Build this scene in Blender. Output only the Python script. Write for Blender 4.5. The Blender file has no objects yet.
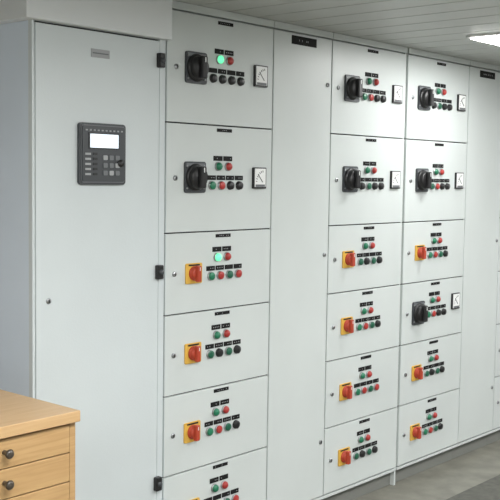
import bpy, bmesh, math, random
from mathutils import Matrix, Vector
random.seed(4)
S=bpy.context.scene
S.view_settings.view_transform='Standard'
# ---------------------------------------------------------------- materials
def mat(name,col,rough=.5,metal=0,noise=0,nscale=8,bump=0,bscale=300,emit=None,estr=0,spec=.5,coat=0):
    m=bpy.data.materials.new(name); m.use_nodes=True; nt=m.node_tree; b=nt.nodes['Principled BSDF']
    b.inputs['Base Color'].default_value=(*col,1); b.inputs['Roughness'].default_value=rough
    b.inputs['Metallic'].default_value=metal; b.inputs['Specular IOR Level'].default_value=spec
    b.inputs['Coat Weight'].default_value=coat
    tc=nt.nodes.new('ShaderNodeTexCoord')
    if noise:
        n=nt.nodes.new('ShaderNodeTexNoise'); n.inputs['Scale'].default_value=nscale; n.inputs['Detail'].default_value=4
        r=nt.nodes.new('ShaderNodeValToRGB'); r.color_ramp.elements[0].position=.3; r.color_ramp.elements[1].position=.7
        r.color_ramp.elements[0].color=(*[c*(1-noise) for c in col],1); r.color_ramp.elements[1].color=(*[min(1,c*(1+noise)) for c in col],1)
        nt.links.new(tc.outputs['Object'],n.inputs['Vector']); nt.links.new(n.outputs['Fac'],r.inputs['Fac']); nt.links.new(r.outputs['Color'],b.inputs['Base Color'])
    if bump:
        n=nt.nodes.new('ShaderNodeTexNoise'); n.inputs['Scale'].default_value=bscale
        bp=nt.nodes.new('ShaderNodeBump'); bp.inputs['Strength'].default_value=bump; bp.inputs['Distance'].default_value=.001
        nt.links.new(tc.outputs['Object'],n.inputs['Vector']); nt.links.new(n.outputs['Fac'],bp.inputs['Height']); nt.links.new(bp.outputs['Normal'],b.inputs['Normal'])
    if emit:
        b.inputs['Emission Color'].default_value=(*emit,1); b.inputs['Emission Strength'].default_value=estr
    return m
M={}
M['steel']=mat('powder_coat_grey',(.60,.64,.63),.38,noise=.03,nscale=3,bump=.3,bscale=160)
M['steelL']=mat('powder_coat_light',(.60,.65,.66),.38,noise=.03,nscale=3,bump=.3,bscale=160)
M['blue']=mat('powder_coat_bluish',(.68,.76,.85),.5,noise=.03,nscale=3)
M['header']=mat('header_white',(.74,.77,.78),.45)
M['gap']=mat('dark_seam',(.05,.05,.05),.8)
M['black']=mat('black_plastic',(.012,.012,.013),.35)
M['dgrey']=mat('dark_grey_plastic',(.045,.05,.056),.4)
M['dgrey2']=mat('mid_grey_plastic',(.15,.16,.17),.45)
M['tag']=mat('black_tag',(.012,.012,.012),.7,spec=.2)
M['white']=mat('white_plastic',(.85,.86,.85),.4)
M['grey']=mat('grey_label',(.35,.36,.37),.5)
M['chrome']=mat('chrome_bezel',(.40,.41,.42),.3,metal=1)
M['yellow']=mat('yellow_plate',(.70,.42,.07),.45)
M['redknob']=mat('orange_red_knob',(.45,.055,.025),.4)
M['red']=mat('red_cap',(.40,.035,.03),.35)
M['green']=mat('green_cap',(.015,.18,.09),.35)
M['dkgreen']=mat('dark_green_cap',(.012,.11,.06),.35)
M['lit']=mat('lit_green_lens',(.1,.8,.3),.3,emit=(.15,1,.45),estr=1.1)
M['lcd']=mat('lcd_screen',(.75,.8,.85),.3,emit=(.85,.93,1),estr=.7)
M['lamp']=mat('lamp_diffuser',(.9,.9,.9),.5,emit=(1,.99,.95),estr=16)
M['ceil']=mat('ceiling_panel_paint',(.48,.49,.47),.4,noise=.05,nscale=4)
M['ceilgap']=mat('ceiling_joint_dark',(.08,.08,.08),.7)
M['wall']=mat('wall_paint',(.60,.61,.60),.6,noise=.03)
M['floor']=mat('floor_vinyl_grey',(.19,.185,.155),.38,noise=.25,nscale=9)
M['mat']=mat('rubber_mat_dark',(.085,.085,.072),.5,noise=.3,nscale=30)
M['plinth']=mat('plinth_dark',(.05,.05,.05),.6)
M['kick']=mat('plinth_grey',(.20,.205,.19),.5)
def wood(name,c1,c2):
    m=bpy.data.materials.new(name); m.use_nodes=True; nt=m.node_tree; b=nt.nodes['Principled BSDF']
    tc=nt.nodes.new('ShaderNodeTexCoord'); mp=nt.nodes.new('ShaderNodeMapping'); mp.inputs['Scale'].default_value=(2.5,30,40) 
    n=nt.nodes.new('ShaderNodeTexNoise'); n.inputs['Scale'].default_value=2.2; n.inputs['Detail'].default_value=6; n.inputs['Distortion'].default_value=.6
    r=nt.nodes.new('ShaderNodeValToRGB'); r.color_ramp.elements[0].position=.35; r.color_ramp.elements[1].position=.68
    r.color_ramp.elements[0].color=(*c1,1); r.color_ramp.elements[1].color=(*c2,1)
    nt.links.new(tc.outputs['Object'],mp.inputs['Vector']); nt.links.new(mp.outputs['Vector'],n.inputs['Vector']); nt.links.new(n.outputs['Fac'],r.inputs['Fac']); nt.links.new(r.outputs['Color'],b.inputs['Base Color'])
    b.inputs['Roughness'].default_value=.38
    return m
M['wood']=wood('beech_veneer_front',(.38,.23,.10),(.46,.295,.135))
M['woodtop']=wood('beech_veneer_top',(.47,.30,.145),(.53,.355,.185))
M['woodknob']=mat('dark_knob',(.05,.04,.03),.3)
# ---------------------------------------------------------------- mesh builder
class MB:
    def __init__(s): s.bm=bmesh.new(); s.mats=[]
    def mi(s,k):
        if k not in s.mats: s.mats.append(k)
        return s.mats.index(k)
    def _merge(s,t,k,smooth=False):
        i=s.mi(k)
        for f in t.faces: f.material_index=i; f.smooth=smooth
        me=bpy.data.meshes.new('t'); t.to_mesh(me); t.free(); s.bm.from_mesh(me); bpy.data.meshes.remove(me)
    def box(s,x0,x1,y0,y1,z0,z1,k,bev=0,rot=0):
        t=bmesh.new(); bmesh.ops.create_cube(t,size=1)
        for v in t.verts: v.co=Vector((v.co.x*(x1-x0),v.co.y*(y1-y0),v.co.z*(z1-z0)))
        if bev: bmesh.ops.bevel(t,geom=t.edges[:],offset=bev,segments=2,profile=.5,affect='EDGES')
        if rot: bmesh.ops.rotate(t,verts=t.verts,cent=(0,0,0),matrix=Matrix.Rotation(rot,3,'Y'))
        bmesh.ops.translate(t,verts=t.verts,vec=((x0+x1)/2,(y0+y1)/2,(z0+z1)/2)); s._merge(t,k)
    def rbox(s,cx,cz,w,h,y0,y1,k,r=.01,rot=0):
        t=bmesh.new(); vs=[]
        for (sx,sz,a0) in ((1,1,0),(-1,1,90),(-1,-1,180),(1,-1,270)):
            for j in range(5):
                a=math.radians(a0+j*22.5); vs.append(t.verts.new((sx*(w/2-r)+r*math.cos(a),y1,sz*(h/2-r)+r*math.sin(a))))
        f=t.faces.new(vs); e=bmesh.ops.extrude_face_region(t,geom=[f]); nv=[v for v in e['geom'] if isinstance(v,bmesh.types.BMVert)]
        bmesh.ops.translate(t,verts=nv,vec=(0,y0-y1,0)); bmesh.ops.recalc_face_normals(t,faces=t.faces)
        if rot: bmesh.ops.rotate(t,verts=t.verts,cent=(0,0,0),matrix=Matrix.Rotation(rot,3,'Y'))
        bmesh.ops.translate(t,verts=t.verts,vec=(cx,0,cz)); s._merge(t,k)
    def lathe(s,cx,cz,prof,k,n=24):
        t=bmesh.new(); rings=[]
        for r,y in prof:
            rings.append([t.verts.new((r*math.cos(2*math.pi*i/n),y,r*math.sin(2*math.pi*i/n))) for i in range(n)] if r>0 else [t.verts.new((0,y,0))])
        for a,b in zip(rings,rings[1:]):
            for i in range(n):
                j=(i+1)%n
                if len(a)>1 and len(b)>1: t.faces.new((a[i],a[j],b[j],b[i]))
                elif len(b)==1 and len(a)>1: t.faces.new((a[i],a[j],b[0]))
                elif len(a)==1: t.faces.new((a[0],b[j],b[i]))
        bmesh.ops.recalc_face_normals(t,faces=t.faces)
        bmesh.ops.translate(t,verts=t.verts,vec=(cx,0,cz)); s._merge(t,k,True)
    def obj(s,name,loc=(0,0,0),parent=None):
        me=bpy.data.meshes.new(name); s.bm.to_mesh(me); s.bm.free()
        for k in s.mats: me.materials.append(M[k])
        o=bpy.data.objects.new(name,me); S.collection.objects.link(o); o.location=loc
        if parent: o.parent=parent
        return o
def empty(name,loc):
    e=bpy.data.objects.new(name,None); S.collection.objects.link(e); e.location=loc; e.empty_display_size=.1; return e
# ---------------------------------------------------------------- door fittings (front of door is y=0, towards -y)
def tag(mb,cx,cz,w,h,txt=True,k='tag'):
    mb.box(cx-w/2,cx+w/2,-.002,.001,cz-h/2,cz+h/2,k)
    if txt:
        n=max(2,int(w/.012)); cw=w*.8/n
        for i in range(n):
            if random.random()<.5:
                x=cx-w*.4+cw*i
                mb.box(x+cw*.3,x+cw*.6,-.0026,-.0015,cz-h*.1,cz+h*.1,'grey')
def black_switch(mb,cx,cz):
    mb.rbox(cx,cz,.112,.118,-.008,.001,'dgrey',r=.010)
    mb.box(cx-.05,cx+.05,-.0095,-.007,cz+.042,cz+.053,'dgrey2')
    for a in range(0,360,90):
        dx,dz=.046*math.copysign(1,math.cos(math.radians(a+45))),.049*math.copysign(1,math.sin(math.radians(a+45)))
        mb.lathe(cx+dx,cz+dz*.85,[(.004,-.007),(.004,-.011),(0,-.011)],'chrome',8)
    mb.lathe(cx,cz,[(.052,-.005),(.052,-.012),(.048,-.017),(.042,-.018),(0,-.018)],'black',32)
    mb.lathe(cx,cz,[(.044,-.016),(.043,-.030),(.038,-.036),(0,-.037)],'black',32)
    mb.box(cx-.015,cx+.015,-.054,-.032,cz-.042,cz+.042,'black',bev=.006)
    mb.box(cx-.002,cx+.002,-.0555,-.053,cz+.018,cz+.036,'white')
def red_switch(mb,cx,cz):
    mb.rbox(cx,cz,.088,.078,-.005,.001,'yellow',r=.006)
    mb.box(cx-.030,cx+.030,-.0062,-.004,cz+.029,cz+.035,'black')
    mb.lathe(cx,cz,[(.028,-.003),(.028,-.010),(.026,-.013),(0,-.013)],'redknob',28)
    mb.lathe(cx,cz,[(.024,-.012),(.023,-.020),(.020,-.024),(0,-.024)],'redknob',28)
    mb.box(cx-.0105,cx+.0105,-.037,-.018,cz-.031,cz+.031,'redknob',bev=.004)
    mb.box(cx-.0015,cx+.0015,-.0382,-.036,cz+.012,cz+.025,'white')
def button(mb,cx,cz,k,lampstyle=False):
    mb.lathe(cx,cz,[(.0175,.001),(.0175,-.004),(.0155,-.007),(.0135,-.007),(.0132,-.004)],'chrome' if k!='black' else 'black',20)
    if lampstyle: mb.lathe(cx,cz,[(.0155,-.003),(.0150,-.012),(.011,-.017),(.005,-.0195),(0,-.020)],k,20)
    else: mb.lathe(cx,cz,[(.0155,-.003),(.0155,-.012),(.0138,-.0135),(0,-.0135)],k,20)
def meter(mb,cx,cz,w=.078,h=.086):
    mb.rbox(cx,cz,w,h,-.010,.001,'black',r=.004)
    mb.rbox(cx,cz+.001,w-.011,h-.011,-.0115,-.008,'white',r=.003)
    mb.box(cx-.029,cx+.029,-.0125,-.011,cz-.036,cz-.026,'dgrey2')
    for i in range(7):
        a=math.radians(100+i*12); px,pz=cx+.024+.048*math.cos(a),cz-.020+.048*math.sin(a)
        mb.box(px-.0012,px+.0012,-.0126,-.011,pz-.004,pz+.004,'black',rot=-(a-math.pi/2))
    mb.box(cx-.0014,cx+.0014,-.0128,-.011,cz-.022,cz+.020,'black',rot=-.75)
def lock(mb,cx,cz):
    mb.lathe(cx,cz,[(.010,.001),(.010,-.004),(.008,-.006),(0,-.006)],'chrome',16)
    mb.box(cx-.0015,cx+.0015,-.007,-.005,cz-.006,cz+.006,'black')
U=.10274; ZT=2.15; ROWS=[4,4,3,3,3,3]; ZC=2.182; G=.0026
def shell(e,w,lbl):
    mb=MB()
    mb.box(0,w,.020,.58,.085,ZC-.001,'steel')
    mb.box(.001,w-.001,-.004,.021,ZT+.004,ZC-.001,'steel',bev=.001)
    mb.box(.0,w,.012,.0205,.097,ZT,'gap')
    mb.obj('carcass',parent=e)
    mb=MB(); mb.box(.0,w,.035,.56,0,.086,'kick'); mb.box(0,w,.002,.03,.078,ZT-20*U-.004,'steel',bev=.001)
    mb.obj('plinth',parent=e)
def motor_column(x,w,kinds,lit=(),seed=1):
    e=empty('switchgear_cabinet',(x,0,0)); shell(e,w,None)
    z=ZT
    for r,(n,k) in enumerate(zip(ROWS,kinds)):
        z1=z-n*U; h=z-z1
        mb=MB(); mb.box(G,w-G,0,.0185,z1+G,z-G,'steel',bev=.0016); 
        tag(mb,.315,z-.018,.085,.013); lock(mb,.048,z-h*.5)
        mb.obj('door_%d'%(r+1),parent=e)
        zs=z-h*(.49 if n==4 else .51); tall=(n==4)
        mb=MB()
        if k in 'Bb': black_switch(mb,.150,zs)
        else: red_switch(mb,.150,zs)
        mb.obj('rotary_switch_%d'%(r+1),parent=e)
        zu=z-h*(.385 if tall else .33); zl=z-h*(.565 if tall else .565)
        mb=MB()
        up=[('lit' if r in lit else 'green'),'red']
        lo=[['black','black','black','black'],['green','red','black','black'],['black','dkgreen','black','black'],['dkgreen','red','black','black']][(r+seed)%4]
        if k=='R': lo=[['dkgreen','black','dkgreen','black'],['green','red','dkgreen','black'],['green','red','dkgreen','red']][(r+seed)%3]
        for i,c in enumerate(up):
            button(mb,.280+.056*i,zu,c,True); tag(mb,.280+.056*i,zu+.031,.050,.019)
        for i,c in enumerate(lo):
            button(mb,.245+.0525*i,zl,c); tag(mb,.245+.0525*i,zl+.030,.047,.018)
        mb.obj('pushbuttons_%d'%(r+1),parent=e)
        if k in 'Bb':
            mb=MB(); meter(mb,.522,zs+(.0 if tall else .03)); mb.obj('ammeter_%d'%(r+1),parent=e)
        z=z1
    return e
def blank_column(x,w):
    e=empty('busbar_cabinet',(x,0,0)); shell(e,w,None)
    mb=MB(); mb.box(G,w-G,0,.0185,ZT-20*U+G,ZT-G,'steel',bev=.0016)
    tag(mb,w*.5,ZT-.030,.17,.036)
    for z in (.35,1.2,1.95): lock(mb,w-.03,z)
    mb.obj('door',parent=e); return e
motor_column(0,.606,'BBRRRR',lit=(0,2),seed=0)
blank_column(.608,.400)
motor_column(1.010,.606,'BBRRRR',seed=1)
motor_column(1.630,.606,'BBRbRR',seed=2)
blank_column(2.238,.400)
motor_column(2.640,.606,'BBRRRR',seed=3)
motor_column(3.248,.606,'BBRbRR',seed=0)
mb=MB(); mb.box(1.6165,1.6295,.012,.5,0,ZC-.001,'steel'); mb.obj('trim_1')
# ---------------------------------------------------------------- big control cabinet at left
e=empty('control_cabinet',(-.606,-.016,0)); W=.586
mb=MB()
mb.box(0,W,.020,.60,.1,ZC-.002,'blue'); mb.box(0,.010,.0,.0205,.1,2.05,'steelL',bev=.001); mb.box(W-.028,W,0,.0205,.1,2.05,'steelL',bev=.001)
mb.box(.01,W-.028,.012,.021,.1,2.05,'gap'); mb.box(0.02,W-.02,.03,.58,0,.1,'plinth'); mb.obj('carcass',parent=e)
mb=MB(); mb.box(-.042,W+.004,-.030,.40,2.030,ZC-.002,'header',bev=.003); mb.obj('header_cap',parent=e)
mb=MB(); mb.box(.0125,W-.031,-.002,.018,.12,2.024,'steelL',bev=.002)
lock(mb,.062,1.125)
mb.obj('door',parent=e)
mb=MB()
for z in (1.955,1.19,.4):
    mb.box(W-.046,W-.018,-.020,.002,z-.026,z+.026,'black',bev=.004); mb.lathe(W-.032,z,[(.010,-.018),(.010,-.024),(0,-.025)],'dgrey',14)
mb.obj('latches',parent=e)
mb=MB(); mb.box(.238,.318,-.005,-.0015,1.937,1.965,'grey'); mb.box(.244,.312,-.0058,-.004,1.949,1.953,'dgrey2'); mb.obj('nameplate',parent=e)
mb=MB(); cx,cz=.282,1.612
mb.rbox(cx,cz,.204,.208,-.014,-.001,'dgrey',r=.012)
mb.rbox(cx,cz,.190,.194,-.0165,-.012,'dgrey2',r=.008)
mb.rbox(cx,cz,.184,.188,-.0195,-.015,'dgrey',r=.007)
mb.box(cx-.067,cx+.067,-.0215,-.018,cz+.016,cz+.072,'black')
mb.box(cx-.062,cx+.062,-.0225,-.020,cz+.021,cz+.067,'lcd')
for i in range(10): mb.box(cx-.080+.0172*i,cx-.072+.0172*i,-.021,-.019,cz+.077,cz+.082,'grey')
for r in range(5):
    mb.box(cx-.082,cx-.058,-.021,-.019,cz-.004-.017*r,cz+.003-.017*r,'grey')
    mb.box(cx-.048,cx-.030,-.0215,-.019,cz-.004-.017*r,cz+.004-.017*r,'black')
for r in range(3):
    for c in range(3): mb.rbox(cx+.005+.027*c,cz-.012-.026*r,.019,.016,-.0225,-.019,'dgrey2' if (r+c)%3 else 'grey',r=.004)
mb.lathe(cx+.072,cz-.030,[(.013,-.019),(.013,-.026),(0,-.027)],'black',18)
mb.obj('controller_display',parent=e)
# ---------------------------------------------------------------- wooden chest of drawers
DX1,DY0,DZ=-.890,-.606,.92; DW=.86; DD=.60
e=empty('chest_of_drawers',(DX1-DW,DY0,0))
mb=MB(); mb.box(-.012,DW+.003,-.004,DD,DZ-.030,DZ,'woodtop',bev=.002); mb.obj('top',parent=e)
mb=MB(); mb.box(0,.018,.012,DD-.005,0,DZ-.030,'wood'); mb.box(DW-.020,DW-.002,.012,DD-.005,0,DZ-.030,'wood')
mb.box(.018,DW-.020,DD-.02,DD-.008,.05,DZ-.030,'wood'); mb.box(.018,DW-.020,.04,DD-.02,.06,.08,'wood'); mb.box(.018,DW-.020,.05,.07,0,.06,'wood')
mb.box(DW/2-.012,DW/2+.006,.03,DD-.02,.06,DZ-.03,'wood')
mb.box(.018,DW-.020,.030,.034,.06,DZ-.03,'gap'); mb.obj('body',parent=e)
z=DZ-.034
for r,h in enumerate((.078,.078,.078,.19,.19,.19)):
    mb=MB()
    for x0,x1 in ((.020,DW/2-.004),(DW/2-.001,DW-.022)):
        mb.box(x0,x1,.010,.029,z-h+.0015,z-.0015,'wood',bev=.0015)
        c=(x0+x1)/2
        mb.lathe(c,z-h/2+.004,[(.006,.011),(.006,-.006),(.011,-.010),(.0125,-.015),(.009,-.020),(0,-.022)],'woodknob',20)
    mb.obj('drawer_%d'%(r+1),parent=e); z-=h
# ---------------------------------------------------------------- room
X0,X1,Y0,Y1=-4.6,6.0,-4.6,.62
def solid(name,a,k):
    mb=MB(); mb.box(*a,k); return mb.obj(name)
solid('floor',(X0,X1,Y0,Y1,-.1,0),'floor')
solid('wall_back',(X0,X1,Y1,Y1+.1,0,2.4),'wall'); solid('wall_front',(X0,X1,Y0-.1,Y0,0,2.4),'wall')
solid('wall_left',(X0-.1,X0,Y0,Y1,0,2.4),'wall'); solid('wall_right',(X1,X1+.1,Y0,Y1,0,2.4),'wall')
mb=MB(); mb.box(X0,X1,Y0,Y1,ZC+.012,ZC+.1,'ceilgap'); x=X0; pw=.17
while x<X1-.01:
    mb.box(x+.004,min(x+pw,X1)-.004,Y0,Y1,ZC,ZC+.014,'ceil',bev=.003); x+=pw
mb.obj('ceiling')
mb=MB(); mb.box(-.4,4.6,-1.55,-.30,0,.006,'mat',bev=.002); mb.obj('rubber_floor_mat')
# ---------------------------------------------------------------- luminaires
def fixture(x,y,w,d,p):
    e=empty('ceiling_light',(x,y,ZC))
    mb=MB(); mb.box(-w/2-.015,w/2+.015,-d/2-.015,d/2+.015,-.010,.001,'white',bev=.002); mb.box(-w/2,w/2,-d/2,d/2,-.016,-.009,'lamp',bev=.002); mb.obj('diffuser',parent=e)
    l=bpy.data.lights.new('lamp','AREA'); l.shape='RECTANGLE'; l.size=w; l.size_y=d; l.energy=p; l.color=(.985,.995,1)
    o=bpy.data.objects.new('lamp',l); S.collection.objects.link(o); o.parent=e; o.location=(0,0,-.02)
fixture(1.74,-.52,.60,.16,9)
fixture(-1.3,-1.9,1.2,.3,50)
fixture(1.2,-2.3,1.2,.3,52)
fixture(3.8,-1.7,1.2,.3,42)
fixture(-3.4,-2.6,1.2,.3,45)
w=bpy.data.worlds.new('world'); S.world=w; w.use_nodes=True; w.node_tree.nodes['Background'].inputs[0].default_value=(.5,.5,.5,1); w.node_tree.nodes['Background'].inputs[1].default_value=.3
# ---------------------------------------------------------------- camera
c=bpy.data.cameras.new('camera'); c.sensor_width=36; c.lens=980/500*36; c.clip_start=.05
o=bpy.data.objects.new('camera',c); S.collection.objects.link(o)
o.matrix_world=Matrix.Translation((-2.5138,-2.6262,1.542))@Matrix.Rotation(-.8503,4,'Z')@Matrix.Rotation(1.4963,4,'X')@Matrix.Rotation(.0144,4,'Z')
S.camera=o
